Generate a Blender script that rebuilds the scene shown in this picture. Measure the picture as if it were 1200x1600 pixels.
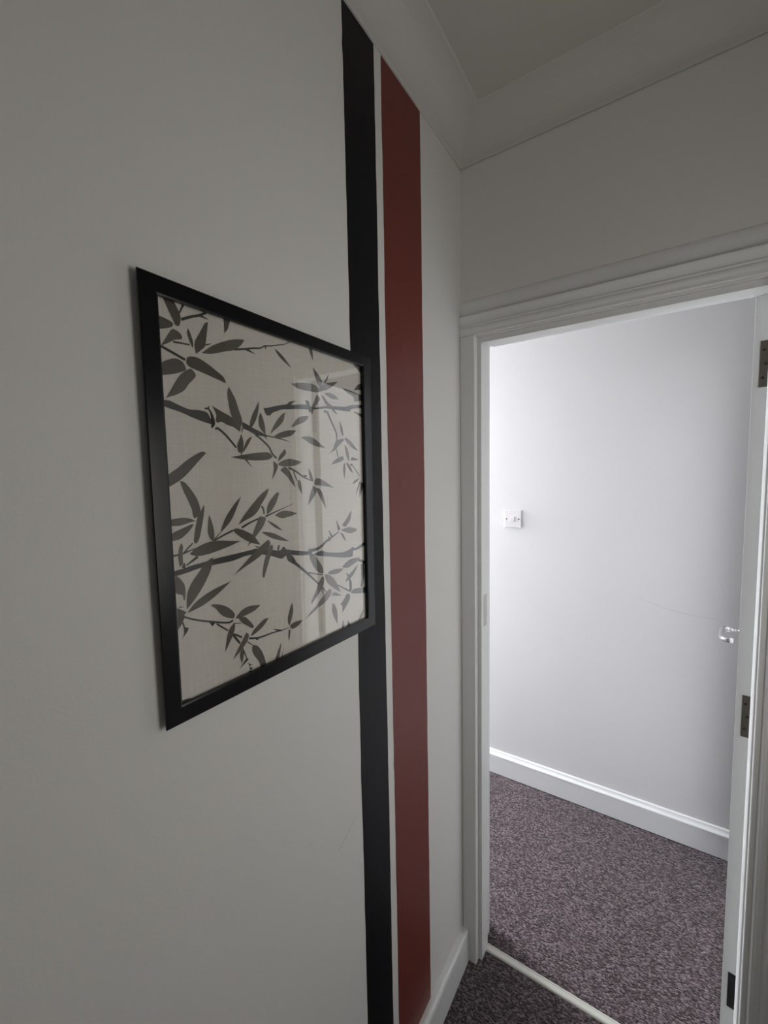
import bpy, bmesh, math, random
from mathutils import Vector, Matrix

# ------------------------------------------------------------------ clear
for o in list(bpy.data.objects):
    bpy.data.objects.remove(o, do_unlink=True)
scene = bpy.context.scene
COL = scene.collection
random.seed(7)

# ------------------------------------------------------------------ camera
cam_d = bpy.data.cameras.new('camera')
cam_d.sensor_fit = 'HORIZONTAL'
cam_d.sensor_width = 36.0
cam_d.lens = 19.823
cam_d.clip_start = 0.02
cam = bpy.data.objects.new('camera', cam_d)
COL.objects.link(cam)
R = Vector((0.832547, 0.55358, -0.020344))
U = Vector((-0.028751, 0.079857, 0.996392))
F = Vector((-0.553207, 0.828958, -0.082401))
C = Vector((0.517847, -1.205126, 1.596113))
cam.matrix_world = Matrix(((R.x, U.x, -F.x, C.x), (R.y, U.y, -F.y, C.y), (R.z, U.z, -F.z, C.z), (0, 0, 0, 1)))
scene.camera = cam

# ------------------------------------------------------------------ light
vs = scene.view_settings
vs.view_transform = 'Standard'
vs.look = 'None'
vs.gamma = 1.0
vs.use_curve_mapping = False
vs.exposure = 0.0

world = bpy.data.worlds.new('overcast_sky')
scene.world = world
world.use_nodes = True
wb = world.node_tree.nodes['Background']
wb.inputs['Color'].default_value = (0.80, 0.90, 1.0, 1)
wb.inputs['Strength'].default_value = 1.0


def area(name, loc, rot, sx, sy, power, color):
    d = bpy.data.lights.new(name, 'AREA')
    d.shape = 'RECTANGLE'
    d.size, d.size_y = sx, sy
    d.energy = power
    d.color = color
    o = bpy.data.objects.new(name, d)
    o.location = loc
    o.rotation_euler = rot
    COL.objects.link(o)
    return o


# daylight through the window at the left end of the corridor beyond the doorway
WX = -2.7
ZR = 2.556          # ceiling height
area('corridor_window_daylight', (WX - 0.13, 0.70, 1.3), (0, math.radians(-90), 0), 1.6, 0.32, 160, (0.93, 0.945, 1.0))
# added overhead lamp behind an invented roof light, to strengthen the carpet shadow
area('corridor_overhead_fill', (-1.50, 0.67, ZR + 0.11), (0, 0, 0), 0.56, 0.38, 56, (0.93, 0.945, 1.0))
# fill lamp behind an added, unseen side window, to brighten the striped wall
area('hall_side_fill', (1.25, -0.56, 1.48), (0, math.radians(90), 0), 0.62, 0.42, 5.2, (1.0, 0.955, 0.89))
# added fill lamp at an invented rear window, lifting the door wall
area('hall_rear_fill', (0.56, -4.74, 1.50), (math.radians(90), 0, 0), 0.50, 0.90, 9, (1.0, 0.955, 0.89))


# ------------------------------------------------------------------ materials
def nmat(name):
    m = bpy.data.materials.new(name)
    m.use_nodes = True
    nt = m.node_tree
    return m, nt, nt.nodes['Principled BSDF'], nt.nodes, nt.links


def paint(name, col, rough=0.55, var=0.04, bump=0.02, bscale=260.0, spec=0.4):
    m, nt, b, N, L = nmat(name)
    tc = N.new('ShaderNodeTexCoord')
    n1 = N.new('ShaderNodeTexNoise'); n1.inputs['Scale'].default_value = 2.3; n1.inputs['Detail'].default_value = 4
    L.new(tc.outputs['Object'], n1.inputs['Vector'])
    mix = N.new('ShaderNodeMix'); mix.data_type = 'RGBA'
    mix.inputs[6].default_value = tuple(c * (1 - var) for c in col) + (1,)
    mix.inputs[7].default_value = tuple(min(1, c * (1 + var)) for c in col) + (1,)
    L.new(n1.outputs['Fac'], mix.inputs[0])
    L.new(mix.outputs[2], b.inputs['Base Color'])
    n2 = N.new('ShaderNodeTexNoise'); n2.inputs['Scale'].default_value = bscale; n2.inputs['Detail'].default_value = 3
    L.new(tc.outputs['Object'], n2.inputs['Vector'])
    bp = N.new('ShaderNodeBump'); bp.inputs['Strength'].default_value = bump * 5; bp.inputs['Distance'].default_value = 0.002
    L.new(n2.outputs['Fac'], bp.inputs['Height'])
    L.new(bp.outputs['Normal'], b.inputs['Normal'])
    b.inputs['Roughness'].default_value = rough
    b.inputs['Specular IOR Level'].default_value = spec
    return m


M = {}
M['wall'] = paint('off_white_emulsion', (0.70, 0.69, 0.665), 0.6, 0.02, 0.02)
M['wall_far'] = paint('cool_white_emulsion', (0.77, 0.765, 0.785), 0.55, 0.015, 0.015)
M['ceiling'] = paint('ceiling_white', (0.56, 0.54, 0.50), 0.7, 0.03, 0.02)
M['gloss'] = paint('white_gloss_paint', (0.74, 0.745, 0.735), 0.32, 0.03, 0.008, 40, 0.5)
M['gloss_far'] = paint('bright_white_gloss_paint', (0.82, 0.83, 0.85), 0.3, 0.015, 0.006, 40, 0.5)
M['black_paint'] = paint('black_wall_paint', (0.0055, 0.0053, 0.0070), 0.40, 0.1, 0.02, 260, 0.15)
M['red_paint'] = paint('brick_red_wall_paint', (0.152, 0.026, 0.018), 0.40, 0.08, 0.03, 260, 0.32)
M['switch'] = paint('white_plastic', (0.80, 0.78, 0.80), 0.3, 0.01, 0.0)
M['scuff'] = paint('grey_scuff', (0.50, 0.49, 0.48), 0.6, 0.2, 0.02)
M['scuff_far'] = paint('faint_grey_scuff', (0.70, 0.69, 0.705), 0.6, 0.1, 0.02)
M['frame'] = paint('black_frame_foil', (0.003, 0.0035, 0.005), 0.24, 0.1, 0.004, 200, 0.3)
M['threshold'] = paint('pale_metal_strip', (0.62, 0.61, 0.56), 0.35, 0.05, 0.01, 200, 0.5)
M['leaf'] = paint('printed_leaf_ink', (0.088, 0.069, 0.055), 0.8, 0.35, 0.0, 60)
M['leaf2'] = paint('printed_pale_leaf_ink', (0.120, 0.097, 0.080), 0.8, 0.3, 0.0, 60)
M['branch'] = paint('printed_branch_ink', (0.026, 0.026, 0.028), 0.8, 0.3, 0.0, 60)
M['smudge'] = paint('grey_dirt', (0.55, 0.54, 0.52), 0.5, 0.25, 0.01)


def metal(name, col, rough):
    m, nt, b, N, L = nmat(name)
    n = N.new('ShaderNodeTexNoise'); n.inputs['Scale'].default_value = 90; n.inputs['Detail'].default_value = 5
    rp = N.new('ShaderNodeValToRGB')
    rp.color_ramp.elements[0].color = tuple(c * 0.55 for c in col) + (1,)
    rp.color_ramp.elements[1].color = tuple(col) + (1,)
    L.new(n.outputs['Fac'], rp.inputs['Fac'])
    L.new(rp.outputs['Color'], b.inputs['Base Color'])
    b.inputs['Metallic'].default_value = 0.85
    b.inputs['Roughness'].default_value = rough
    return m


M['hinge'] = metal('aged_steel', (0.16, 0.14, 0.12), 0.5)
M['hinge_dark'] = metal('blackened_steel', (0.045, 0.045, 0.042), 0.55)
M['chrome'] = metal('polished_chrome', (0.82, 0.82, 0.83), 0.14)
M['screw'] = metal('dull_screw', (0.30, 0.29, 0.28), 0.4)

# print paper with a linen-like weave
m, nt, b, N, L = nmat('linen_print_paper')
tc = N.new('ShaderNodeTexCoord')
mp1 = N.new('ShaderNodeMapping'); mp1.inputs['Scale'].default_value = (1, 420, 18)
mp2 = N.new('ShaderNodeMapping'); mp2.inputs['Scale'].default_value = (1, 18, 420)
na = N.new('ShaderNodeTexNoise'); na.inputs['Scale'].default_value = 1
nb = N.new('ShaderNodeTexNoise'); nb.inputs['Scale'].default_value = 1
L.new(tc.outputs['Object'], mp1.inputs['Vector']); L.new(tc.outputs['Object'], mp2.inputs['Vector'])
L.new(mp1.outputs['Vector'], na.inputs['Vector']); L.new(mp2.outputs['Vector'], nb.inputs['Vector'])
ad = N.new('ShaderNodeMath'); ad.operation = 'ADD'
L.new(na.outputs['Fac'], ad.inputs[0]); L.new(nb.outputs['Fac'], ad.inputs[1])
rp = N.new('ShaderNodeValToRGB')
rp.color_ramp.elements[0].position = 0.35; rp.color_ramp.elements[0].color = (0.70, 0.64, 0.585, 1)
rp.color_ramp.elements[1].position = 0.68; rp.color_ramp.elements[1].color = (0.80, 0.74, 0.69, 1)
hf = N.new('ShaderNodeMath'); hf.operation = 'MULTIPLY'; hf.inputs[1].default_value = 0.5
L.new(ad.outputs[0], hf.inputs[0]); L.new(hf.outputs[0], rp.inputs['Fac'])
L.new(rp.outputs['Color'], b.inputs['Base Color'])
b.inputs['Roughness'].default_value = 0.85
b.inputs['Specular IOR Level'].default_value = 0.1
M['paper'] = m

# picture glass / window glass: clear with a real fresnel reflection
m = bpy.data.materials.new('clear_glass'); m.use_nodes = True
nt = m.node_tree; N = nt.nodes; L = nt.links
N.remove(N['Principled BSDF'])
tr = N.new('ShaderNodeBsdfTransparent'); tr.inputs['Color'].default_value = (0.98, 0.985, 0.98, 1)
gl = N.new('ShaderNodeBsdfGlossy'); gl.inputs['Roughness'].default_value = 0.03
gl.inputs['Color'].default_value = (1, 1, 1, 1)
ge = N.new('ShaderNodeNewGeometry')
dt = N.new('ShaderNodeVectorMath'); dt.operation = 'DOT_PRODUCT'
L.new(ge.outputs['Incoming'], dt.inputs[0]); L.new(ge.outputs['Normal'], dt.inputs[1])
ab = N.new('ShaderNodeMath'); ab.operation = 'ABSOLUTE'; L.new(dt.outputs['Value'], ab.inputs[0])
om = N.new('ShaderNodeMath'); om.operation = 'SUBTRACT'; om.inputs[0].default_value = 1.0; L.new(ab.outputs[0], om.inputs[1])
pw = N.new('ShaderNodeMath'); pw.operation = 'POWER'; pw.inputs[1].default_value = 5.0; L.new(om.outputs[0], pw.inputs[0])
fr = N.new('ShaderNodeMath'); fr.operation = 'MULTIPLY_ADD'; fr.inputs[1].default_value = 0.915; fr.inputs[2].default_value = 0.085
L.new(pw.outputs[0], fr.inputs[0])
ms = N.new('ShaderNodeMixShader')
L.new(fr.outputs[0], ms.inputs[0]); L.new(tr.outputs[0], ms.inputs[1]); L.new(gl.outputs[0], ms.inputs[2])
L.new(ms.outputs[0], N['Material Output'].inputs['Surface'])
M['glass'] = m

# carpet: speckled loop pile in rows
m, nt, b, N, L = nmat('purple_brown_loop_carpet')
tc = N.new('ShaderNodeTexCoord')
mp = N.new('ShaderNodeMapping'); mp.inputs['Rotation'].default_value = (0, 0, math.radians(33)); mp.inputs['Scale'].default_value = (150, 270, 200)
L.new(tc.outputs['Object'], mp.inputs['Vector'])
vo = N.new('ShaderNodeTexVoronoi'); vo.inputs['Scale'].default_value = 1.0; vo.inputs['Randomness'].default_value = 0.85
L.new(mp.outputs['Vector'], vo.inputs['Vector'])
ns = N.new('ShaderNodeTexNoise'); ns.inputs['Scale'].default_value = 120; ns.inputs['Detail'].default_value = 6; ns.inputs['Roughness'].default_value = 0.7
L.new(tc.outputs['Object'], ns.inputs['Vector'])
sep = N.new('ShaderNodeSeparateColor'); L.new(vo.outputs['Color'], sep.inputs[0])
m1 = N.new('ShaderNodeMath'); m1.operation = 'MULTIPLY_ADD'; m1.inputs[1].default_value = 0.65
L.new(sep.outputs[0], m1.inputs[0])
m2 = N.new('ShaderNodeMath'); m2.operation = 'MULTIPLY'; m2.inputs[1].default_value = 0.5
L.new(ns.outputs['Fac'], m2.inputs[0]); L.new(m2.outputs[0], m1.inputs[2])
rp = N.new('ShaderNodeValToRGB')
rp.color_ramp.elements[0].position = 0.12; rp.color_ramp.elements[0].color = (0.015, 0.010, 0.0105, 1)
rp.color_ramp.elements[1].position = 0.95; rp.color_ramp.elements[1].color = (0.225, 0.182, 0.196, 1)
e = rp.color_ramp.elements.new(0.55); e.color = (0.066, 0.050, 0.053, 1)
L.new(m1.outputs[0], rp.inputs['Fac'])
L.new(rp.outputs['Color'], b.inputs['Base Color'])
bp = N.new('ShaderNodeBump'); bp.inputs['Strength'].default_value = 0.8; bp.inputs['Distance'].default_value = 0.004; bp.invert = True
L.new(vo.outputs['Distance'], bp.inputs['Height'])
L.new(bp.outputs['Normal'], b.inputs['Normal'])
b.inputs['Roughness'].default_value = 0.95
b.inputs['Specular IOR Level'].default_value = 0.05
b.inputs['Sheen Weight'].default_value = 0.15
M['carpet'] = m


# ------------------------------------------------------------------ mesh helpers
def link(name, bm, mat, parent=None, smooth=False, bevel=0.0, seg=2):
    me = bpy.data.meshes.new(name)
    bmesh.ops.recalc_face_normals(bm, faces=bm.faces[:])
    if bevel:
        bmesh.ops.bevel(bm, geom=[e for e in bm.edges if e.is_manifold and e.calc_face_angle(0) > 0.6],
                        offset=bevel, segments=seg, affect='EDGES', profile=0.5, clamp_overlap=True)
    bm.to_mesh(me)
    bm.free()
    if smooth:
        for pl in me.polygons:
            pl.use_smooth = True
    me.materials.append(mat)
    o = bpy.data.objects.new(name, me)
    COL.objects.link(o)
    if parent is not None:
        o.parent = parent
    return o


def box(bm, x0, x1, y0, y1, z0, z1, mtx=None):
    vs_ = [bm.verts.new((x, y, z)) for x in (x0, x1) for y in (y0, y1) for z in (z0, z1)]
    for f in ((0, 1, 3, 2), (4, 6, 7, 5), (0, 4, 5, 1), (2, 3, 7, 6), (0, 2, 6, 4), (1, 5, 7, 3)):
        bm.faces.new([vs_[i] for i in f])
    if mtx is not None:
        bmesh.ops.transform(bm, matrix=mtx, verts=vs_)
    return vs_


def B(name, dims, mat, parent=None, bevel=0.0, seg=2):
    bm = bmesh.new()
    box(bm, *dims)
    return link(name, bm, mat, parent, bevel=bevel, seg=seg)


def prism(bm, prof, axis, a, b):
    """closed profile (list of 2-D points) swept along an axis from a to b.
    axis 'x': profile is (y, z); axis 'y': (x, z); axis 'z': (x, y)"""
    def P(u, v, w):
        return {'x': (w, u, v), 'y': (u, w, v), 'z': (u, v, w)}[axis]
    v0 = [bm.verts.new(P(u, v, a)) for u, v in prof]
    v1 = [bm.verts.new(P(u, v, b)) for u, v in prof]
    n = len(prof)
    for i in range(n):
        bm.faces.new((v0[i], v0[(i + 1) % n], v1[(i + 1) % n], v1[i]))
    bm.faces.new(v0[::-1])
    bm.faces.new(v1)


def sweep(name, prof, axis, a, b, mat, parent=None):
    bm = bmesh.new()
    prism(bm, prof, axis, a, b)
    return link(name, bm, mat, parent)


def cyl(bm, p0, p1, r0, r1=None, n=20, cap=True):
    r1 = r0 if r1 is None else r1
    p0, p1 = Vector(p0), Vector(p1)
    d = (p1 - p0).normalized()
    a = d.orthogonal().normalized()
    c = d.cross(a)
    k = [(math.cos(2 * math.pi * i / n), math.sin(2 * math.pi * i / n)) for i in range(n)]
    v0 = [bm.verts.new(p0 + a * (x * r0) + c * (y * r0)) for x, y in k]
    v1 = [bm.verts.new(p1 + a * (x * r1) + c * (y * r1)) for x, y in k]
    for i in range(n):
        bm.faces.new((v0[i], v0[(i + 1) % n], v1[(i + 1) % n], v1[i]))
    if cap:
        bm.faces.new(v0[::-1]); bm.faces.new(v1)


def tube(bm, pts, radii, n=16):
    pts = [Vector(q) for q in pts]
    rings = []
    a = None
    for i, q in enumerate(pts):
        d = (pts[min(i + 1, len(pts) - 1)] - pts[max(i - 1, 0)]).normalized()
        a = d.orthogonal().normalized() if a is None else (a - d * a.dot(d)).normalized()
        c = d.cross(a)
        rings.append([bm.verts.new(q + (a * math.cos(2 * math.pi * k / n) + c * math.sin(2 * math.pi * k / n)) * radii[i]) for k in range(n)])
    for i in range(len(rings) - 1):
        for k in range(n):
            bm.faces.new((rings[i][k], rings[i][(k + 1) % n], rings[i + 1][(k + 1) % n], rings[i + 1][k]))
    bm.faces.new(rings[0][::-1]); bm.faces.new(rings[-1])


def struct(o, label, cat):
    o['kind'] = 'structure'
    o['label'] = label
    o['category'] = cat
    return o


# ------------------------------------------------------------------ setting: hall
ZC = ZR             # ceiling
HY = -4.6           # rear end of the hall
HX = 1.12           # right side of the hall
D = 0.909           # far corridor wall
WT = 0.115          # back face of the door wall
CORE = 0.088        # coving projection

struct(B('floor', (-0.1, HX + 0.1, HY - 0.1, 0.060, -0.05, 0.0), M['carpet']), 'dark purple-brown looped carpet in the dim hall before the doorway', 'floor')
struct(B('floor_corridor', (WX - 0.1, 2.6, 0.062, D + 0.1, -0.05, 0.0), M['carpet']), 'speckled purple-brown looped carpet lit by daylight beyond the doorway', 'floor')

wall_left = struct(B('wall_left', (-0.1, 0.0, HY, 0.0, 0, ZC), M['wall']), 'off-white wall carrying the picture and two painted stripes', 'wall')
WY0, WY1, WZ0, WZ1 = -0.810, -0.310, 1.13, 1.83
bm = bmesh.new()     # right wall with an opening for the added fill window
box(bm, HX, HX + 0.12, HY, WY0, 0, ZC); box(bm, HX, HX + 0.12, WY1, 0.0, 0, ZC)
box(bm, HX, HX + 0.12, WY0, WY1, 0, WZ0); box(bm, HX, HX + 0.12, WY0, WY1, WZ1, ZC)
struct(link('wall_right', bm, M['wall']), 'off-white wall with an added window on the right side of the hall', 'wall')
OX0, OX1, OZ = 0.040, 0.713, 1.996
bm = bmesh.new()
box(bm, WX, OX0, 0.0, WT, 0, ZC)
box(bm, OX1, 2.5, 0.0, WT, 0, ZC)
box(bm, OX0, OX1, 0.0, WT, OZ, ZC)
struct(link('wall_back', bm, M['wall']), 'off-white wall around and above the open doorway', 'wall')
RX0, RX1, RZ0, RZ1 = 0.26, 0.86, 1.0, 2.0
bm = bmesh.new()     # rear wall with an opening for the added fill window
box(bm, -0.1, RX0, HY - 0.12, HY, 0, ZC); box(bm, RX1, HX + 0.1, HY - 0.12, HY, 0, ZC)
box(bm, RX0, RX1, HY - 0.12, HY, 0, RZ0); box(bm, RX0, RX1, HY - 0.12, HY, RZ1, ZC)
struct(link('wall_rear', bm, M['wall']), 'off-white rear wall of the hall behind the camera', 'wall')
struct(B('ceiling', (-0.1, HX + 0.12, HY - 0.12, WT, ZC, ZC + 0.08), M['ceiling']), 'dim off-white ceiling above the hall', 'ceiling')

# ------------------------------------------------------------------ setting: corridor beyond
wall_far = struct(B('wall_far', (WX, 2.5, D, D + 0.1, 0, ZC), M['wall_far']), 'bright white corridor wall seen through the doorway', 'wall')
VY0, VY1, VZ0, VZ1 = 0.51, 0.89, 0.460, 2.140
bm = bmesh.new()
box(bm, WX - 0.12, WX, 0.0, VY0, 0, ZC); box(bm, WX - 0.12, WX, VY1, D + 0.1, 0, ZC)
box(bm, WX - 0.12, WX, VY0, VY1, 0, VZ0); box(bm, WX - 0.12, WX, VY0, VY1, VZ1, ZC)
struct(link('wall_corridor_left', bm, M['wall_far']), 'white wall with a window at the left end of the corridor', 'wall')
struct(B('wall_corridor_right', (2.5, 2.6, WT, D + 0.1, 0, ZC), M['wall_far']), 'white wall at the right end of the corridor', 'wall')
SX0, SX1, SY0, SY1 = -1.82, -1.18, 0.44, 0.895
bm = bmesh.new()     # corridor ceiling with an opening for the added roof light
box(bm, WX - 0.12, SX0, WT + 0.0005, D + 0.1, ZC, ZC + 0.08); box(bm, SX1, 2.6, WT + 0.0005, D + 0.1, ZC, ZC + 0.08)
box(bm, SX0, SX1, WT + 0.0005, SY0, ZC, ZC + 0.08); box(bm, SX0, SX1, SY1, D + 0.1, ZC, ZC + 0.08)
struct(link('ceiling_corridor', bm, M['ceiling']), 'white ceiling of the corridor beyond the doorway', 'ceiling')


def window(name, axis, at, u0, u1, z0, z1, label):
    """timber sash: frame, mullion, transom and a pane each side"""
    root = bpy.data.objects.new(name, None)
    COL.objects.link(root)
    struct(root, label, 'window')
    fw, t = 0.05, 0.05

    def bx(nm, a0, a1, b0, b1, t0, t1, mt):
        d = (at + t0, at + t1, a0, a1, b0, b1) if axis == 'x' else (a0, a1, at + t0, at + t1, b0, b1)
        return B(nm, d, mt, root)
    bx('jamb', u0, u0 + fw, z0, z1, 0, t, M['gloss_far']); bx('jamb', u1 - fw, u1, z0, z1, 0, t, M['gloss_far'])
    bx('head', u0 + fw, u1 - fw, z1 - fw, z1, 0, t, M['gloss_far']); bx('sill', u0 + fw, u1 - fw, z0, z0 + fw, 0, t, M['gloss_far'])
    um = (u0 + u1) / 2
    bx('mullion', um - 0.02, um + 0.02, z0 + fw, z1 - fw, 0.005, t - 0.005, M['gloss_far'])
    bx('pane', u0 + fw, um - 0.02, z0 + fw, z1 - fw, 0.023, 0.027, M['glass'])
    bx('pane', um + 0.02, u1 - fw, z0 + fw, z1 - fw, 0.023, 0.027, M['glass'])


window('window_1', 'x', WX - 0.085, VY0, VY1, VZ0, VZ1, 'white window at the left end of the corridor')
rl = bpy.data.objects.new('added_roof_light', None)  # added out of view to throw more direct light on the corridor floor
COL.objects.link(rl)
struct(rl, 'added white-framed roof light, unseen in the corridor ceiling, for light on the floor', 'window')
for d_ in ((SX0, SX0 + 0.03, SY0, SY1), (SX1 - 0.03, SX1, SY0, SY1), (SX0 + 0.03, SX1 - 0.03, SY0, SY0 + 0.03), (SX0 + 0.03, SX1 - 0.03, SY1 - 0.03, SY1)):
    B('frame', d_ + (ZC + 0.01, ZC + 0.07), M['gloss_far'], rl)
B('pane', (SX0 + 0.03, SX1 - 0.03, SY0 + 0.03, SY1 - 0.03, ZC + 0.038, ZC + 0.042), M['glass'], rl)
window('added_window_2', 'x', HX + 0.035, WY0, WY1, WZ0, WZ1, 'added white window, unseen in the right-hand wall of the hall, for fill light')  # added opening for the side fill lamp

window('added_window_3', 'y', HY - 0.085, RX0, RX1, RZ0, RZ1, 'added white window, unseen in the rear wall of the hall, for fill light')  # invented opening for the rear fill lamp

# ------------------------------------------------------------------ coving (concave plaster cornice)
ZB = 2.4675


def cove(u0, s, gap=0.0):
    """profile in (u, z): u0 = wall plane, s = direction out of the wall"""
    pts = [(u0, ZC), (u0, ZB), (u0 + s * 0.004, ZB), (u0 + s * 0.0055, ZB + 0.006)]
    if gap:
        pts = [(u0, ZC), (u0, ZB + 0.014), (u0 + s * gap, ZB + 0.014), (u0 + s * gap, ZB), (u0 + s * (gap + 0.002), ZB), (u0 + s * 0.0055, ZB + 0.006)]
    n = 14
    cx_, cz_ = CORE - 0.003, ZC - 0.0025
    rx, rz = CORE - 0.0085, ZC - 0.0025 - (ZB + 0.006)
    for i in range(1, n + 1):
        a = math.pi / 2 * i / n
        pts.append((u0 + s * (cx_ - rx * math.cos(a)), (ZB + 0.006) + rz * math.sin(a)))
    pts += [(u0 + s * (CORE - 0.0005), ZC - 0.0018), (u0 + s * CORE, ZC)]
    return pts


def cove_obj(name, label, runs):
    bm = bmesh.new()
    for prof, axis, a, b in runs:
        prism(bm, prof, axis, a, b)
    return struct(link(name, bm, M['ceiling_cove']), label, 'coving')


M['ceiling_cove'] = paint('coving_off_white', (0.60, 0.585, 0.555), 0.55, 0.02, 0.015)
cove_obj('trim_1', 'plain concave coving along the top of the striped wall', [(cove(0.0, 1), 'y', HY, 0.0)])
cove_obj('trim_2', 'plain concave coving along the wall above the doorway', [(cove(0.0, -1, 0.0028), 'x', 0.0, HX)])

# ------------------------------------------------------------------ baseboards
def skirt_plain(u0, s, t, h):
    return [(u0, 0.0), (u0 + s * t, 0.0), (u0 + s * t, h - 0.012), (u0 + s * (t - 0.002), h - 0.005), (u0 + s * (t - 0.006), h - 0.0012), (u0 + s * (t - 0.011), h), (u0, h)]


struct(sweep('baseboard_left', skirt_plain(0.0, 1, 0.021, 0.112), 'y', HY, -0.010, M['gloss']), 'white-painted skirting board under the striped wall', 'skirting board')
struct(sweep('baseboard_right', skirt_plain(HX, -1, 0.021, 0.112), 'y', HY, 0.0, M['gloss']), 'white-painted skirting board along the right side of the hall', 'skirting board')
yf = D
pf = [(yf, 0.004), (yf - 0.019, 0.004), (yf - 0.019, 0.094), (yf - 0.0175, 0.0955), (yf - 0.0175, 0.0985), (yf - 0.0205, 0.1005),
      (yf - 0.0205, 0.104), (yf - 0.018, 0.108), (yf - 0.0125, 0.1115), (yf - 0.009, 0.117), (yf - 0.0075, 0.1225), (yf - 0.005, 0.1255), (yf, 0.1265)]
struct(sweep('baseboard_far', pf, 'x', WX, 2.5, M['gloss_far']), 'bright white moulded skirting board along the corridor wall', 'skirting board')

# ------------------------------------------------------------------ door surround
LX0, LX1, LZ = 0.058, 0.695, 1.980
RB = 0.066          # end of the stop, start of the rebate
bm = bmesh.new()
prism(bm, [(0.040, 0.012), (LX0, 0.012), (LX0, RB), (0.047, RB), (0.047, WT), (0.040, WT)], 'z', 0.0, OZ)
lining_l = struct(link('trim_3', bm, M['gloss'], bevel=0.0012), 'white-painted door lining on the left side of the opening', 'door frame')
bm = bmesh.new()
prism(bm, [(0.7135, 0.004), (LX1, 0.004), (LX1, 0.042), (0.7095, 0.042), (0.7095, WT), (0.7135, WT)], 'z', 0.0, OZ)
struct(link('trim_4', bm, M['gloss'], bevel=0.0012), 'white-painted door lining on the right side of the opening', 'door frame')
bm = bmesh.new()
prism(bm, [(0.012, OZ), (0.012, LZ), (RB, LZ), (RB, LZ + 0.012), (WT, LZ + 0.012), (WT, OZ)], 'x', LX0, LX1)
struct(link('trim_5', bm, M['gloss'], bevel=0.0012), 'white-painted head lining across the top of the opening', 'door frame')

# legs of the architrave
bm = bmesh.new()
prism(bm, [(0.0005, 0.0), (0.0005, -0.0085), (0.003, -0.010), (0.0445, -0.010), (0.046, -0.0085), (0.046, 0.0118)], 'z', 0.0, 1.9985)
struct(link('trim_6', bm, M['gloss']), 'narrow white architrave leg tight against the striped wall', 'architrave')
x0 = 0.6985
prof = [(x0, 0.0035), (x0, -0.009), (x0 + 0.0015, -0.010), (x0 + 0.010, -0.010), (x0 + 0.0115, -0.0125), (x0 + 0.0145, -0.0145), (x0 + 0.018, -0.0140), (x0 + 0.021, -0.0115),
        (x0 + 0.031, -0.0125), (x0 + 0.0335, -0.0165), (x0 + 0.0365, -0.018), (x0 + 0.0400, -0.017), (x0 + 0.0420, -0.0135), (x0 + 0.0425, 0.0)]
bm = bmesh.new()
prism(bm, prof, 'z', 0.0, 1.9985)
struct(link('trim_7', bm, M['gloss']), 'beaded white architrave leg on the hinge side of the doorway', 'architrave')
# head of the architrave, thick moulded outer edge
zh = 2.0
prof = [(0.0, zh), (-0.0075, zh), (-0.0085, zh + 0.0010), (-0.0085, zh + 0.0070), (-0.0100, zh + 0.0105), (-0.0112, zh + 0.0145), (-0.0115, zh + 0.0190), (-0.0110, zh + 0.0215),
        (-0.0088, zh + 0.0225), (-0.0088, zh + 0.0240), (-0.0118, zh + 0.0250), (-0.0124, zh + 0.0270), (-0.0118, zh + 0.0292), (-0.0100, zh + 0.0305),
        (-0.0103, zh + 0.0350), (-0.0112, zh + 0.0400), (-0.0128, zh + 0.0450), (-0.0142, zh + 0.0490), (-0.0148, zh + 0.0520), (-0.0148, zh + 0.0545), (-0.0135, zh + 0.0555), (0.0, zh + 0.0555)]
bm = bmesh.new()
prism(bm, prof, 'x', 0.0005, 0.80)
struct(link('trim_8', bm, M['gloss']), 'moulded white architrave head running over the doorway', 'architrave')
zb = zh + 0.057
prof = [(0.0, zb), (-0.0045, zb), (-0.0045, zb + 0.026), (-0.0040, zb + 0.034), (-0.0027, zb + 0.0405), (-0.001, zb + 0.0445), (0.0, zb + 0.0455)]
bm = bmesh.new()
prism(bm, prof, 'x', 0.0005, 0.80)
struct(link('trim_9', bm, M['gloss']), 'flat white-painted board above the moulded architrave head', 'architrave')
# corridor-side architrave; latch-side leg out of view, thickened to enlarge the carpet shadow
bm = bmesh.new()
box(bm, -0.04, 0.0300, WT, WT + 0.027, 0, 2.06)
struct(link('trim_10', bm, M['gloss'], bevel=0.002), 'unseen white architrave leg on the corridor face, latch side, thickened to widen its shadow', 'architrave')
bm = bmesh.new()
box(bm, 0.735, 0.80, WT, WT + 0.014, 0, 2.06)
struct(link('trim_11', bm, M['gloss'], bevel=0.002), 'white architrave leg on the corridor face, hinge side', 'architrave')

# painted-over strike plate and grubby marks on the latch-side reveal
B('strike_plate', (LX0, LX0 + 0.0006, 0.030, 0.056, 1.125, 1.225), M['smudge'], lining_l)

# threshold strip between the two carpets
pf = [(0.047, 0.0), (0.049, 0.0035), (0.0525, 0.0048), (0.0550, 0.0048), (0.0565, 0.0036), (0.0655, 0.0036), (0.0670, 0.0048), (0.0695, 0.0048), (0.0715, 0.0035), (0.073, 0.0)]
struct(sweep('trim_12', pf, 'x', LX0, LX1, M['threshold']), 'pale ridged threshold strip joining the two carpets in the doorway', 'threshold')

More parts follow.
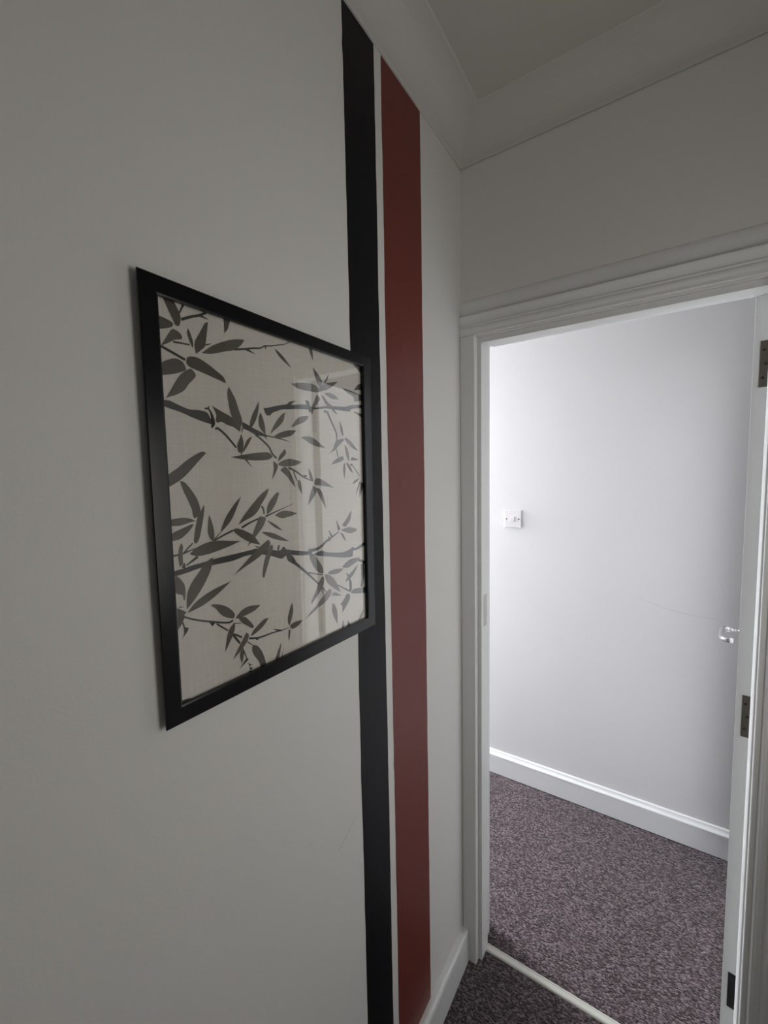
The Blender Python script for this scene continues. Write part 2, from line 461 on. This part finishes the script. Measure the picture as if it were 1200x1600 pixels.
# ------------------------------------------------------------------ painted stripes on the left wall
def stripe(name, y0, y1, z0, z1, th, mat, label, amp=0.0009, nub=()):
    bm = bmesh.new()
    n = 120
    rows = []
    a = b = 0.0
    for i in range(n + 1):
        z = z0 + (z1 - z0) * i / n
        a = 0.75 * a + random.uniform(-1, 1) * amp * 0.6
        b = 0.75 * b + random.uniform(-1, 1) * amp * 0.6
        ya, yb = y0 + a, y1 + b
        for zn, side, amt in nub:
            g = math.exp(-((z - zn) / 0.009) ** 2) * amt
            if side < 0:
                ya -= g
            else:
                yb += g
        rows.append(((0.0, ya, z), (th, ya, z), (th, yb, z), (0.0, yb, z)))
    vr = [[bm.verts.new(q) for q in r] for r in rows]
    for i in range(n):
        for k in range(3):
            bm.faces.new((vr[i][k], vr[i][k + 1], vr[i + 1][k + 1], vr[i + 1][k]))
    bm.faces.new(vr[0]); bm.faces.new(vr[-1][::-1])
    o = link(name, bm, mat, wall_left)
    o['label'] = label
    return o


stripe('painted_stripe', -0.5354, -0.4337, 0.112, ZB + 0.001, 0.0005, M['black_paint'], 'black painted stripe running from skirting to coving', nub=((2.395, -1, 0.0022), (0.965, -1, 0.002)))
red = stripe('painted_stripe', -0.4079, -0.2400, 0.112, ZB + 0.001, 0.0005, M['red_paint'], 'wider brick-red painted stripe running from skirting to coving', nub=((0.92, -1, 0.002),))

# filled screw holes under the red paint
for (yy, zz, r) in ((-0.3405, 1.891, 0.013), (-0.3506, 1.5808, 0.014)):
    bm = bmesh.new()
    rings = []
    for rr, hh in ((1.0, 0.0005), (0.75, 0.0013), (0.5, 0.0015), (0.28, 0.0008), (0.12, 0.0012)):
        rings.append([bm.verts.new((hh, yy + math.cos(t * math.pi / 9) * r * rr, zz + math.sin(t * math.pi / 9) * r * rr * 1.15)) for t in range(18)])
    for i in range(len(rings) - 1):
        for k in range(18):
            bm.faces.new((rings[i][k], rings[i][(k + 1) % 18], rings[i + 1][(k + 1) % 18], rings[i + 1][k]))
    bm.faces.new(rings[-1])
    link('filled_hole', bm, M['red_paint'], wall_left, smooth=True)


# scuffs
def scuff(name, parent, pts, w, lift, mat, axis):
    bm = bmesh.new()
    n = len(pts)
    vs0, vs1 = [], []
    for i, (u, z) in enumerate(pts):
        du = pts[min(i + 1, n - 1)][0] - pts[max(i - 1, 0)][0]
        dz = pts[min(i + 1, n - 1)][1] - pts[max(i - 1, 0)][1]
        l = math.hypot(du, dz)
        nu, nz = -dz / l, du / l
        ww = w * (0.25 + 0.75 * math.sin(math.pi * (i + 0.3) / n))
        for lst, s in ((vs0, 1), (vs1, -1)):
            uu, zz = u + nu * ww / 2 * s, z + nz * ww / 2 * s
            lst.append(bm.verts.new((lift, uu, zz) if axis == 'x' else (uu, lift, zz)))
    for i in range(n - 1):
        bm.faces.new((vs0[i], vs0[i + 1], vs1[i + 1], vs1[i]))
    return link(name, bm, mat, parent)


scuff('scuff_mark', wall_left, [(-0.5440, 0.9000), (-0.5560, 0.8935), (-0.5690, 0.8860), (-0.5801, 0.8805), (-0.5930, 0.8735), (-0.6060, 0.8680), (-0.6175, 0.8626)], 0.0022, 0.00025, M['scuff'], 'x')
scuff('scuff_mark', wall_far, [(0.435, 1.050), (0.470, 1.036), (0.505, 1.024), (0.540, 1.0145), (0.577, 1.007), (0.620, 1.0025), (0.665, 1.000), (0.705, 0.999)], 0.0045, D - 0.00025, M['scuff_far'], 'y')

# ------------------------------------------------------------------ door, swung open into the corridor
door = bpy.data.objects.new('door_1', None)
COL.objects.link(door)
struct(door, 'white door swung open into the corridor, seen along its hinge edge', 'door')
door.location = (0.677, 0.105, 0.0)
ang = math.radians(-7.6)
door.rotation_euler = (0, 0, ang)
# local frame: +y along the door away from the hinges, +x through its thickness (to the right)
TH, DL = 0.035, 0.625
leaf = B('leaf', (0.0, TH, 0.0, DL, 0.008, 1.988), M['gloss'], door, bevel=0.0004)
for z0, z1, mt, lab in ((1.784, 1.888, M['hinge'], 'dull steel hinge leaf near the top'), (0.942, 1.047, M['hinge'], 'tarnished hinge leaf at mid height'), (0.203, 0.300, M['hinge_dark'], 'blackened hinge leaf near the bottom')):
    hg = B('hinge', (0.0120, TH, -0.0012, 0.0006, z0, z1), mt, door)
    hg['label'] = lab
    bm = bmesh.new()
    cyl(bm, (TH + 0.004, -0.002, z0), (TH + 0.004, -0.002, z1), 0.0045, n=14)
    link('knuckle', bm, mt, hg, smooth=False)
    for k in range(3):
        zz = z0 + (z1 - z0) * (0.2 + 0.3 * k)
        bm = bmesh.new()
        cyl(bm, (0.0185 + 0.004 * (k % 2), -0.0012, zz), (0.0185 + 0.004 * (k % 2), -0.0018, zz), 0.0032, 0.0024, n=12)
        link('screw', bm, M['hinge_dark'], hg)
# lever handle
hy, hz = 0.568, 1.036
handle = bpy.data.objects.new('door_handle', None)
COL.objects.link(handle)
handle.parent = door
handle['label'] = 'chrome lever handle'
for s, xb in ((-1, 0.0), (1, TH)):
    bm = bmesh.new()
    cyl(bm, (xb, hy, hz), (xb + s * 0.006, hy, hz), 0.026, 0.024, n=28)
    link('rose', bm, M['chrome'], handle, smooth=False)
    bm = bmesh.new()
    tube(bm, [(xb + s * 0.005, hy, hz), (xb + s * 0.020, hy, hz), (xb + s * 0.030, hy, hz), (xb + s * 0.033, hy, hz), (xb + s * 0.043, hy - 0.003, hz + 0.001), (xb + s * 0.050, hy - 0.013, hz + 0.001),
              (xb + s * 0.051, hy - 0.035, hz), (xb + s * 0.051, hy - 0.070, hz - 0.001), (xb + s * 0.049, hy - 0.098, hz - 0.002), (xb + s * 0.042, hy - 0.110, hz - 0.003), (xb + s * 0.028, hy - 0.114, hz - 0.003), (xb + s * 0.019, hy - 0.114, hz - 0.003)],
         [0.0050, 0.0050, 0.0052, 0.0100, 0.0112, 0.0110, 0.0100, 0.0095, 0.0095, 0.0095, 0.0090, 0.0075])
    link('lever', bm, M['chrome'], handle, smooth=True)

# ------------------------------------------------------------------ light switch on the corridor wall
sw = bpy.data.objects.new('light_switch', None)
COL.objects.link(sw)
sw.location = (-0.1155, D, 1.374)
sw['label'] = 'square white plastic light switch on the corridor wall'
sw['category'] = 'light switch'
bm = bmesh.new()
box(bm, -0.0425, 0.0425, -0.0085, 0.0, -0.0430, 0.0430)
link('plate', bm, M['switch'], sw, bevel=0.0025, seg=3)
bm = bmesh.new()
box(bm, -0.0125, 0.0095, -0.0125, -0.0080, -0.0135, 0.0135, Matrix.Translation((0, 0, 0)) @ Matrix.Rotation(math.radians(5), 4, 'X'))
link('rocker', bm, M['switch'], sw, bevel=0.001)
for sx in (-0.0302, 0.0302):
    bm = bmesh.new()
    cyl(bm, (sx, -0.0084, 0.0), (sx, -0.0090, 0.0), 0.0037, 0.0033, n=14)
    link('screw', bm, M['hinge'], sw)

# ------------------------------------------------------------------ framed bamboo picture
pic = bpy.data.objects.new('framed_picture', None)
COL.objects.link(pic)
PY, PZ = -0.736, 1.563
pic.location = (0.0, PY, 1.289)
pic['label'] = 'black-framed bamboo brush painting under glass, hung on the striped wall'
pic['category'] = 'picture'
ZO = PZ - 1.289


def pl(x, y, z):
    return (x, y - PY, z - 1.289)


XF = 0.0125
iy0, iy1, iz0, iz1 = -0.9192, -0.5135, 1.3090, 1.8158       # sight edge
# mitred rails: profile from outer back to the sight edge; (inset, height)
PROF = [(0.0075, 0.0008), (0.0030, 0.0040), (0.0004, XF - 0.0030), (0.0004, XF - 0.0008), (0.0014, XF), (0.0200, XF), (0.0222, XF - 0.0008), (0.0222, 0.0068), (0.0165, 0.0066), (0.0165, 0.0008)]


def rail(corners, label):
    """corners: ((outer a, outer b), (inner a, inner b)) in (y, z); mitred ends"""
    bm = bmesh.new()
    (oa, ob), (ia, ib) = corners
    rows = []
    for o_, i_ in ((oa, ia), (ob, ib)):
        vv = []
        for ins, h in PROF:
            t = ins / 0.0222
            vv.append(bm.verts.new(pl(h, o_[0] + (i_[0] - o_[0]) * t, o_[1] + (i_[1] - o_[1]) * t)))
        rows.append(vv)
    n = len(PROF)
    for k in range(n):
        bm.faces.new((rows[0][k], rows[0][(k + 1) % n], rows[1][(k + 1) % n], rows[1][k]))
    bm.faces.new(rows[0][::-1]); bm.faces.new(rows[1])
    return link('frame_rail', bm, M['frame'], pic)


OA = [(-0.9417, 1.8396), (-0.4852, 1.8363), (-0.4880, 1.2832), (-0.9417, 1.2873)]     # the picture hangs a touch askew
IA = [(-0.9186, 1.8163), (-0.5125, 1.8153), (-0.5148, 1.3064), (-0.9195, 1.3112)]
for k in range(4):
    rail(((OA[k], OA[(k + 1) % 4]), (IA[k], IA[(k + 1) % 4])), '')
XP = 0.0050
bm = bmesh.new()
box(bm, 0.0010, XP - 0.0005, iy0 - 0.004 - PY, iy1 + 0.004 - PY, iz0 - 0.004 - 1.289, iz1 + 0.004 - 1.289)
link('backing_board', bm, M['frame'], pic)
bm = bmesh.new()
box(bm, XP - 0.0004, XP, iy0 - 0.004 - PY, iy1 + 0.004 - PY, iz0 - 0.004 - 1.289, iz1 + 0.004 - 1.289)
prn = link('print', bm, M['paper'], pic)
prn['label'] = 'beige linen-look print of brown bamboo leaves and dark branches'
bm = bmesh.new()
box(bm, 0.0056, 0.0066, iy0 - 0.004 - PY, iy1 + 0.004 - PY, iz0 - 0.004 - 1.289, iz1 + 0.004 - 1.289)
link('glass_pane', bm, M['glass'], pic)

LEAVES = '-17312,25447 -16026,25565 -15136,23920 -15382,22687 -15885,22625 -16179,23155|-17925,23175 -16991,23074 -16199,22844 -16400,22253 -17948,21605|-16332,22042 -15431,21898 -15080,21444 -15229,21093 -16083,20802 -17183,20071 -17878,19677 -17128,20919|-13716,20353 -14108,21137 -14397,22092 -14185,22702 -13874,22071 -13585,21026|-13263,19732 -13440,20498 -13293,21419 -12486,22758 -11761,24014 -11278,24232 -11425,23369 -11771,21551 -11950,20932|-12469,20033 -10983,21245 -9458,22119 -7878,22854 -6575,23268 -5464,23458 -6185,22477 -7426,21566 -9021,20983 -11044,20229|-14598,18878 -14140,19216 -13064,19290 -11610,18774 -10200,18043 -9230,17450 -8967,16715 -10262,17009 -12164,17420 -13612,17717 -14310,17901 -14721,18296|-17932,17630 -16812,18324 -16059,18563 -15232,18347 -14843,17715 -14956,17296 -16347,16639 -17986,16181|-14416,17600 -13888,17583 -13476,17013 -13779,16471 -14535,15696 -15199,14789 -16344,14062 -17437,13593 -17775,13315 -17239,14163 -16510,15365 -15591,16702|-8904,25497 -7712,25670 -8212,24237 -8713,23588 -8907,22896 -8677,24197|194,23520 1096,23242 2269,22513 3666,21293 2638,21692 1059,22547|7796,25366 8730,25353 8901,23589 8493,24024|8758,22451 10111,21416 10967,20493 10932,19766 10181,19164 9850,19706 9203,20895|12802,22036 12370,20858 10926,19644 11315,20131|3083,19128 3680,18844 5596,19280 7930,19560 9307,19438 10175,19043 9783,18326 7862,18210 5540,18194 3972,18504|9965,18413 10367,19313 11873,20225 13792,20735 15384,21133 13758,19985 12194,19120|11416,18392 12932,18742 14469,18472 15638,17880 13653,17731 12331,18038|9586,17939 10359,17273 9692,16463 8764,15512 8095,14252 7796,15159 8635,16443 9210,17469|10667,18039 11390,17841 12468,16950 13595,16476 12996,16028 11971,16394 11172,17143|16557,20185 18652,20128 21282,19868 22766,19681 22609,18704 20312,18123 19907,18999 17986,19505|20064,25230 21740,25372 23332,24949 23282,23716 22370,24087|20180,20234 21350,21489 23099,22118 23046,20814 21311,20544|19786,16190 21353,16168 23190,15756 23167,15201 21557,15580|3153,11704 3656,12422 4485,13237 5639,13756 7143,13974 6947,13428 5915,12747 4433,12210|-11364,13355 -10695,13097 -9517,12629 -8909,12433 -8297,12145 -7460,11782 -6831,11298 -7006,10191 -7952,10748 -9098,11004 -9999,11359 -10615,11127 -10888,11531 -10747,12233|-18007,4040 -16667,4993 -15404,5982 -13354,7119 -12613,6977 -13801,5850 -15144,4510 -16425,3461 -17936,2616|-8522,16352 -7990,15555 -7504,14736 -7042,13360 -6566,12052 -6736,11033 -7195,10721 -7802,11479 -8382,12491 -8673,13783 -8836,15428|-5259,11162 -5101,11920 -4569,13094 -3922,14106 -3393,15022 -3463,13785 -4029,12213 -4798,11108|-2317,10160 -2912,10599 -3480,11317 -3537,12451 -3119,13446 -2681,12538 -2372,11413|-1431,10224 -861,11250 -15,12413 970,13412 1887,14017 1472,12658 474,11661 -622,10874|-668,10030 689,10676 2360,11160 4227,11308 3171,10447 1604,9981 377,9851|-7396,7252 -7612,8244 -7175,9178 -6800,9933 -6563,9216 -6498,8392 -6781,7367|-6847,7180 -6334,8308 -5712,9269 -4878,9697 -5519,8629 -6258,7664|-8730,6576 -6863,6904 -4782,7253 -2340,7486 -1590,7317 -1099,6887 -1896,6373 -4130,6178 -5885,6235 -7339,6340|-91,6112 359,7031 1507,8140 1748,7484 879,6640|-113,5709 857,6232 2400,6575 3974,6401 5300,6108 3784,5553 2053,5325 407,5412|-1007,6194 -57,5508 -438,4599 -1429,3205 -936,5098|369,4701 1076,5214 1765,5168 2564,4287 3216,3020 3592,1845 2762,2608 1691,3773|5297,10245 6970,10532 8504,10217 9894,9515 11327,8727 9144,8870 7420,9321 6101,9891|4112,2887 4449,3170 4903,2521 5054,641 4219,1841|6783,5094 7508,4141 7877,2813 7275,2944 6894,3905|8228,2806 8697,3344 9950,3142 11407,2492 13489,1481 11001,1875 8198,2200|7754,2091 8610,1579 8480,729 7461,-315 6377,-1333 6789,82|8610,1579 9503,1426 10365,274 10993,-2275 9772,-567 8926,710|15467,14095 16232,12943 16584,11543 16358,11138 15779,12002|14489,10276 16550,10791 16530,10333 15046,9281 14008,8465 12032,7697 13221,8433 13857,9477|16754,10673 17398,10976 18660,10393 19945,9522 21033,8548 18613,9323|16809,9564 17529,9139 18109,7702 18051,6366 17247,7542|18618,6913 19185,7331 21190,6836 18935,6652|12709,5763 13926,6675 15567,7297 16395,7320 16369,6729 15111,6248|16555,6207 16935,5288 16513,2907 16183,4888|16973,6148 18034,5965 19272,4220 18198,4761|21271,3243 20553,2563 18957,2051 19654,2717|21242,2549 21700,2401 19745,-442 20500,1321|21700,2401 22738,1815 21102,-788 21178,1021|-16520,3301 -15844,3124 -14943,2025 -14289,906 -13908,-388 -14144,-1219 -14807,-1582 -15010,-1228 -15098,-467 -15556,728 -16164,2153|-17909,-1455 -16556,-1338 -15520,-1516 -14647,-1935 -15374,-2031 -16702,-2307 -17918,-2258|-17939,-3223 -16643,-2725 -15212,-2299 -15043,-2485 -15809,-3319 -16895,-4009 -17915,-4156|-13312,168 -13375,-856 -13760,-2536 -14234,-4193 -14642,-4821 -15009,-4854 -15063,-4254 -14678,-2439 -14230,-1126 -13728,-486|-12684,-1258 -12308,-2252 -12012,-3866 -12173,-4905 -12557,-4765 -12980,-3748 -12911,-2626|-7316,989 -7938,-181 -8910,-1946 -9818,-2952 -11117,-3976 -10643,-2865 -9952,-1672 -8588,-138|-15765,-6174 -14961,-5540 -13730,-5123 -12568,-4939 -11077,-5011 -9532,-5269 -7803,-5506 -9358,-5937 -11155,-6303 -13153,-6604 -14752,-6597|-16846,-4592 -16616,-5039 -16763,-6010 -16750,-7175 -17206,-7587 -17350,-6489 -17189,-5282|-2140,1930 -2574,957 -3644,-362 -4307,-1291 -5310,-2079 -6966,-2687 -7999,-3144 -7393,-2271 -6186,-1052 -5202,-167 -3685,1105|-485,1266 -96,1047 -699,-244 -1685,-1491 -2743,-2105 -2688,-1117 -1989,32|-1143,-2343 154,-1837 1675,-1852 3813,-2449 2775,-2682 779,-2977 -170,-2839|-2789,-2947 -1665,-3510 -515,-4243 397,-4966 -797,-4519 -1940,-3784|-3889,-4760 -3266,-4736 -1623,-5136 -195,-5828 1695,-6866 -497,-6408 -2178,-5775|-4246,-2368 -3753,-2314 -2958,-2583 -3184,-3256 -3857,-4173 -5010,-5209 -5761,-5884 -6614,-6530 -5707,-4926 -5047,-3747|-9017,-3772 -8357,-3617 -7047,-4095 -5702,-4830 -5026,-5499 -4237,-6589 -5775,-6124 -7342,-5286 -8511,-4387|-2706,-6057 -2286,-6569 -2643,-7223 -3695,-7961 -5206,-8695 -7124,-9412 -9291,-10306 -8030,-9430 -6603,-8355 -5130,-7338 -3613,-6480|-1981,-6916 -1814,-7450 -2331,-8588 -3203,-10456 -3785,-11850 -4078,-11487 -3794,-9742 -3208,-8241 -2643,-7223|13617,-4392 14374,-5517 14848,-6363 14118,-6675|15399,-5626 16932,-4436 18411,-2931 18000,-4807 17093,-5669 16218,-6115|14942,-6573 17500,-6256 20148,-7037 19222,-7417 17447,-7477|14716,-7011 15733,-7536 16517,-8989 15697,-8337|6128,-9732 7337,-9930 8525,-11253 9558,-12706 9688,-13879 8597,-13531 7391,-12417 6582,-11032|10998,-14275 11405,-13838 13389,-13768 15440,-14099 14164,-14655 12349,-14617|15035,-13750 16338,-13042 18101,-12667 20832,-12857 19880,-13400 17597,-14100 16078,-14086|20315,-14046 18872,-15606 17495,-16439 15740,-16885 17090,-15661|10048,-14209 10807,-14236 12132,-15032 13271,-16337 14405,-18480 13205,-17789 10913,-16074 10199,-15012|9294,-14346 9836,-14716 9590,-15944 8419,-17199 7104,-18257 6376,-18691 6407,-18077 7536,-16733 8324,-15404|17595,-19251 18735,-18819 22722,-19386 22672,-20624 18024,-19636|11156,-17081 11723,-17477 11384,-18446 9997,-19266 8111,-19789 6112,-20488 4626,-20981 6137,-19996 7592,-19268 8916,-18343 10465,-17438|11985,-18199 12785,-18129 14790,-19226 12162,-18640|16280,-19251 17137,-19600 17095,-20566 15958,-21656 14635,-22665 15125,-21157 14089,-20880 15167,-20209|11900,-20029 12484,-20317 13222,-21859 13207,-24421 12177,-22633 11741,-21311|1136,-20943 2098,-20644 4047,-20808 3355,-21389 2043,-21702 1265,-21456|793,-21543 1176,-21665 1044,-22688 772,-23425 662,-22561|21571,-23760 21036,-25072 19826,-25733 20338,-24724|14992,-24142 15153,-25296 14496,-25779 14648,-24727|16265,-24523 17097,-25617 16198,-26040|-17900,-8521 -17378,-8960 -16749,-9932 -16639,-10967 -16788,-11942 -16965,-11980 -17094,-11276 -17956,-10731|-12807,-7277 -12409,-7169 -12790,-8606 -13444,-9797 -14480,-11226 -15664,-12488 -16606,-13260 -16587,-12247 -16384,-11113 -15685,-9916 -14506,-8619 -13700,-7732|-9876,-11111 -10967,-11785 -12439,-12609 -14038,-13265 -15368,-13603 -16551,-13785 -15690,-12911 -14543,-12257 -12776,-11631 -11144,-11288|-13191,-13624 -12307,-13726 -10913,-14374 -9902,-15209 -9407,-16009 -9654,-16504 -10700,-16102 -11695,-15351 -12349,-14438|-9639,-17170 -9451,-17702 -9784,-18734 -10495,-19819 -11302,-20940 -10993,-19272 -10491,-17940|-17914,-12731 -17299,-13152 -16632,-13677 -17084,-13887 -17025,-14327 -17413,-14971 -17923,-15568 -17934,-14393|-9332,-16599 -8751,-16102 -7939,-15659 -6777,-15491 -4754,-15837 -5882,-16426 -7426,-16675 -8680,-16791|-8790,-16759 -7668,-16896 -6903,-17708 -6132,-18735 -6503,-18966 -7734,-18042 -8382,-17456|-3250,-18292 -3793,-18848 -4709,-19482 -5838,-19925 -6865,-20134 -6288,-19381 -5288,-18796 -4268,-18297|-7574,-19262 -7139,-19796 -7418,-20588 -8268,-21367 -9205,-21996 -10115,-22517 -9400,-21540 -8679,-20640 -7945,-19725|-6474,-21608 -5711,-21977 -4909,-23075 -4365,-24610 -4127,-26048 -5065,-25880 -5604,-24443 -6493,-22999 -6683,-22132|1804,-17156 1935,-18830 1109,-20770 827,-20683 672,-19553 1249,-18094|-910,-23026 -1113,-24240 -1683,-25952 -2626,-26012 -1880,-24600|-337,-23979 -995,-25894 -1276,-26001|-8618,-21534 -8200,-22172 -8367,-23087 -8628,-23670 -8893,-22402|-18041,-24957 -17342,-25024 -16458,-25302 -15188,-25845 -16686,-26033 -18004,-25751'
BRANCHES = '-2528,14183 -1969,14204 -153,14721 1883,15229 2856,15252 5487,15693 7325,15822 8577,15545 11941,16240 17460,16814 19261,17343 23256,17852 23232,17278 19431,16630 18604,16045 15518,15925 12269,15827 10211,15523 7761,15120 5449,14951 2539,14550 1154,14334 -864,13556 -1141,13184 -2028,13136|2010,15043 2444,15403 3172,15907 4476,16135 3585,15654 3134,15185|6517,16508 7439,16517 7865,14815 7515,14658|-17900,13221 -17136,13248 -16167,12906 -14647,12496 -13479,12553 -12187,12412 -11748,11785 -11390,11311 -11514,10873 -13014,11153 -14354,11513 -15887,11990 -17910,12452|-6531,11690 -5480,11328 -4573,10940 -3163,10484 -1945,10090 911,9784 2965,9242 900,9582 -1324,9838 -2458,9860 -4155,9982 -5527,10489 -6528,10777|-18076,-7993 -16620,-7866 -15546,-7691 -13690,-7560 -11725,-7376 -9113,-7269 -6302,-7154 -4754,-7102 -2025,-7723 -852,-8009 1062,-8150 2760,-8575 5759,-9214 7032,-9246 6839,-9895 4193,-9679 1294,-9088 -118,-9481 -2080,-8732 -4683,-7998 -6921,-7869 -9167,-8188 -11775,-8218 -14203,-8246 -16488,-8562 -18035,-8657|7321,-9974 9333,-9665 11040,-10230 15066,-10877 17237,-10720 18682,-10303 18395,-12182 16182,-12060 13336,-11512 10310,-10820 7960,-10309|18064,-10338 19499,-10684 21448,-10189 22793,-9716 22766,-10378 20763,-11006 18649,-11068|876,-9019 2142,-9283 2962,-10342 3501,-11422 2354,-10773 1244,-10036|-979,-7886 -746,-7302 -334,-7156 -579,-7948|-176,-8011 254,-7659 665,-7721 1054,-8308|-5329,-6625 -4375,-6864 -4869,-6987|-13614,-15781 -12456,-16221 -13080,-16663|-17344,-15246 -16926,-15546 -16497,-15766 -16702,-16214 -17538,-16959 -17043,-16019|-7797,-23156 -7349,-23475 -9061,-24326|-2580,-20309 -328,-21184 -1291,-21195|-7551,-23942 -6818,-24526 -7290,-24490|-7312,-24879 -6838,-24869 -6796,-25186 -7216,-25266|-14753,25577 -15393,24282 -15171,24245 -14465,25536|-14942,23401 -13521,24174 -12404,24676 -11226,25451 -11355,25715 -12495,24985 -13593,24514 -15035,23748|-12539,24618 -11271,24615 -11235,24686 -12365,24962|-18010,19470 -16525,19018 -14966,18503 -14774,18818 -16339,19335 -17831,19789|-16292,20413 -14159,20601 -14113,20784 -16237,20638|-11724,21145 -10953,21545 -10972,21621 -11764,21311|-7315,21530 -5762,21945 -3909,22524 -2687,22823 -1680,23402 -558,23679 1030,24217 2270,24629 3415,25272 3353,25367 2226,24759 1012,24382 -566,23871 -1727,23603 -2733,23048 -3913,22784 -5769,22223 -7311,21830|-5327,22022 -3740,21841 -3702,21897 -5068,22411|-1766,23417 -1662,23064 -1416,23168 -1521,23522|11133,15049 11962,14980 12487,14169 14163,11827 14461,11130 14351,9859 14590,9864 14798,11167 14566,11960 12957,14349 12426,15280 11401,15488|13353,15690 14837,15067 14983,15173 13779,16006|-12462,12724 -11965,12772 -11465,12025 -11232,11141 -11333,10770 -11660,10512 -11517,10368 -11127,10684 -10980,11193 -11222,12140 -11782,12967 -12425,12961|-11865,13268 -12104,12881 -11836,12834 -11740,13247|-10926,10088 -10751,10288 -9515,9462 -7912,7876 -7670,8051 -9265,9676 -10562,10577 -11104,10373|-4375,9919 -3099,9148 -1925,8257 -1345,7303 -463,6520 -195,6698 -1057,7456 -1652,8423 -2874,9347 -4168,10124|-7054,7441 -6986,6895 -6852,6909 -6831,7464|-6343,6195 -5284,5234 -5209,5283 -6106,6353|-2556,9790 -2070,9478 -2011,9520 -2361,9931|-6774,10749 -6666,10123 -6577,10135 -6506,10787|2085,4971 3765,4379 5525,3458 7816,2726 7938,2900 5705,3667 3988,4627 2305,5275|5329,3475 6321,3651 6269,3932 5252,3891|3141,4475 3838,2974 4080,3036 3349,4532|14275,8588 14631,7192 14870,7226 14552,8632|18775,5924 21189,3622 21387,3696 19038,6030|18792,5563 19168,5885 18865,6072 18340,5843|-16419,-5885 -15222,-4875 -15334,-4756 -16562,-5726|-16630,-6063 -14943,-5590 -14979,-5491 -16715,-5820|-17931,-6164 -17171,-6071 -17210,-5890 -17975,-5952|-16295,-7653 -14551,-6866 -14780,-6530 -16384,-7517|-12016,-4983 -10465,-4434 -8962,-3986 -9082,-3741 -10582,-4204 -12130,-4767|-11956,-4718 -11075,-4018 -11159,-3934 -12065,-4606|-16663,-7180 -16958,-7770 -16451,-7930 -16493,-7232|-7378,-3768 -5997,-3191 -4201,-2673 -4312,-2451 -6141,-2932 -7563,-3477|-2938,-2521 -736,-1850 2891,-807 2857,-747 -827,-1677 -3082,-2239|-3856,-813 -3491,-1390 -3423,-1957 -3175,-1962 -3166,-1341 -3475,-690|6221,-9485 8017,-9474 9558,-9075 11071,-8238 12197,-7848 14401,-6912 14228,-6748 11962,-7603 10744,-7925 9186,-8679 7792,-8959 6089,-8892|11498,-6260 12174,-7707 12777,-7588 11637,-6230|11381,-7391 11290,-8176 12052,-8196 11647,-7396|1901,-10300 3314,-11467 5422,-13166 7806,-15243 10337,-17580 10585,-17475 8140,-15082 5819,-12937 3775,-11176 2440,-9959|5931,-13126 9468,-14178 9515,-14011 5999,-12873|13573,-17035 17278,-19160 17485,-18959 13726,-16878|8864,-16541 9401,-17684 9612,-17681 9142,-16534|16257,-15268 17278,-17262 17018,-18823 17760,-19020 17861,-17318 16655,-15242|20966,-14184 21182,-16641 20704,-18822 21402,-19036 22059,-16839 22004,-14338|19518,-13105 22448,-14583 22917,-14087 19821,-12774|-17399,-13998 -16634,-14522 -15485,-15127 -13635,-15908 -10640,-17005 -9713,-16896 -9841,-16605 -10640,-16725 -13594,-15653 -15425,-14888 -16545,-14303 -17292,-13794|-12450,-16605 -10779,-18046 -10630,-17885 -12297,-16433|-17612,-12814 -17016,-12851 -17019,-12800 -17620,-12645|-17397,-14853 -17080,-15689 -16965,-15682 -17153,-14835|-9912,-19053 -9424,-19194 -8478,-19874 -8328,-19659 -9308,-18930 -9892,-18718|-9921,-19142 -8933,-20560 -8633,-20455 -9578,-19014|-8510,-21425 -7771,-23247 -7601,-23248 -8260,-21421|-7046,-20537 -5125,-21003 -2707,-21055 -712,-21249 825,-21222 777,-21106 -771,-21068 -2783,-20812 -5190,-20706 -7064,-20197|-9701,-17312 -8396,-17693 -8390,-17598 -9694,-17182|-7500,-20848 -6579,-21630 -6486,-21545 -7357,-20714|-5900,-21027 -5418,-21120 -5401,-20823 -5876,-20594|-7468,-25249 -7301,-25809 -7076,-25844 -7200,-25289|-7443,-24147 -7200,-25038 -7088,-25054 -7332,-24161'


def smooth_outline(P, n=4):
    P = [Vector(q) for q in P]
    out = []
    N_ = len(P)
    for i in range(N_):
        a, b_, c, d = P[i - 1], P[i], P[(i + 1) % N_], P[(i + 2) % N_]

        def tang(u, v, w):        # damp the tangent at sharp tips
            e1, e2 = v - u, w - v
            cs = e1.dot(e2) / max(1e-12, e1.length * e2.length)
            return (w - u) * 0.5 * max(0.0, min(1.0, (cs + 0.2) / 0.9))
        t1, t2 = tang(a, b_, c), tang(b_, c, d)
        for k in range(n):
            t = k / n
            out.append(b_ * (2 * t ** 3 - 3 * t ** 2 + 1) + t1 * (t ** 3 - 2 * t ** 2 + t) + c * (-2 * t ** 3 + 3 * t ** 2) + t2 * (t ** 3 - t ** 2))
    return out


by0, by1 = iy0 - 0.003 - PY, iy1 + 0.003 - PY
bz0, bz1 = iz0 - 0.003 - 1.289, iz1 + 0.003 - 1.289


def ink(name, txt, lift0, mats):
    for i, s in enumerate(txt.split('|')):
        pts = [tuple(int(v) * 1e-5 for v in q.split(',')) for q in s.split()]
        pts = smooth_outline(pts)
        bm = bmesh.new()
        x = XP + lift0 + i * 1.2e-6
        vv = []
        for q in pts:
            y, z = min(max(q[0], by0), by1), min(max(q[1] + ZO, bz0), bz1)
            vv.append(bm.verts.new((x, y, z)))
        f = bm.faces.new(vv)
        bmesh.ops.triangulate(bm, faces=[f])
        me_o = link(name, bm, mats[i % len(mats)], prn)
        me_o.data.update()


ink('printed_branch', BRANCHES, 0.00005, [M['branch']])
ink('printed_leaf', LEAVES, 0.00018, [M['leaf'], M['leaf'], M['leaf2']])
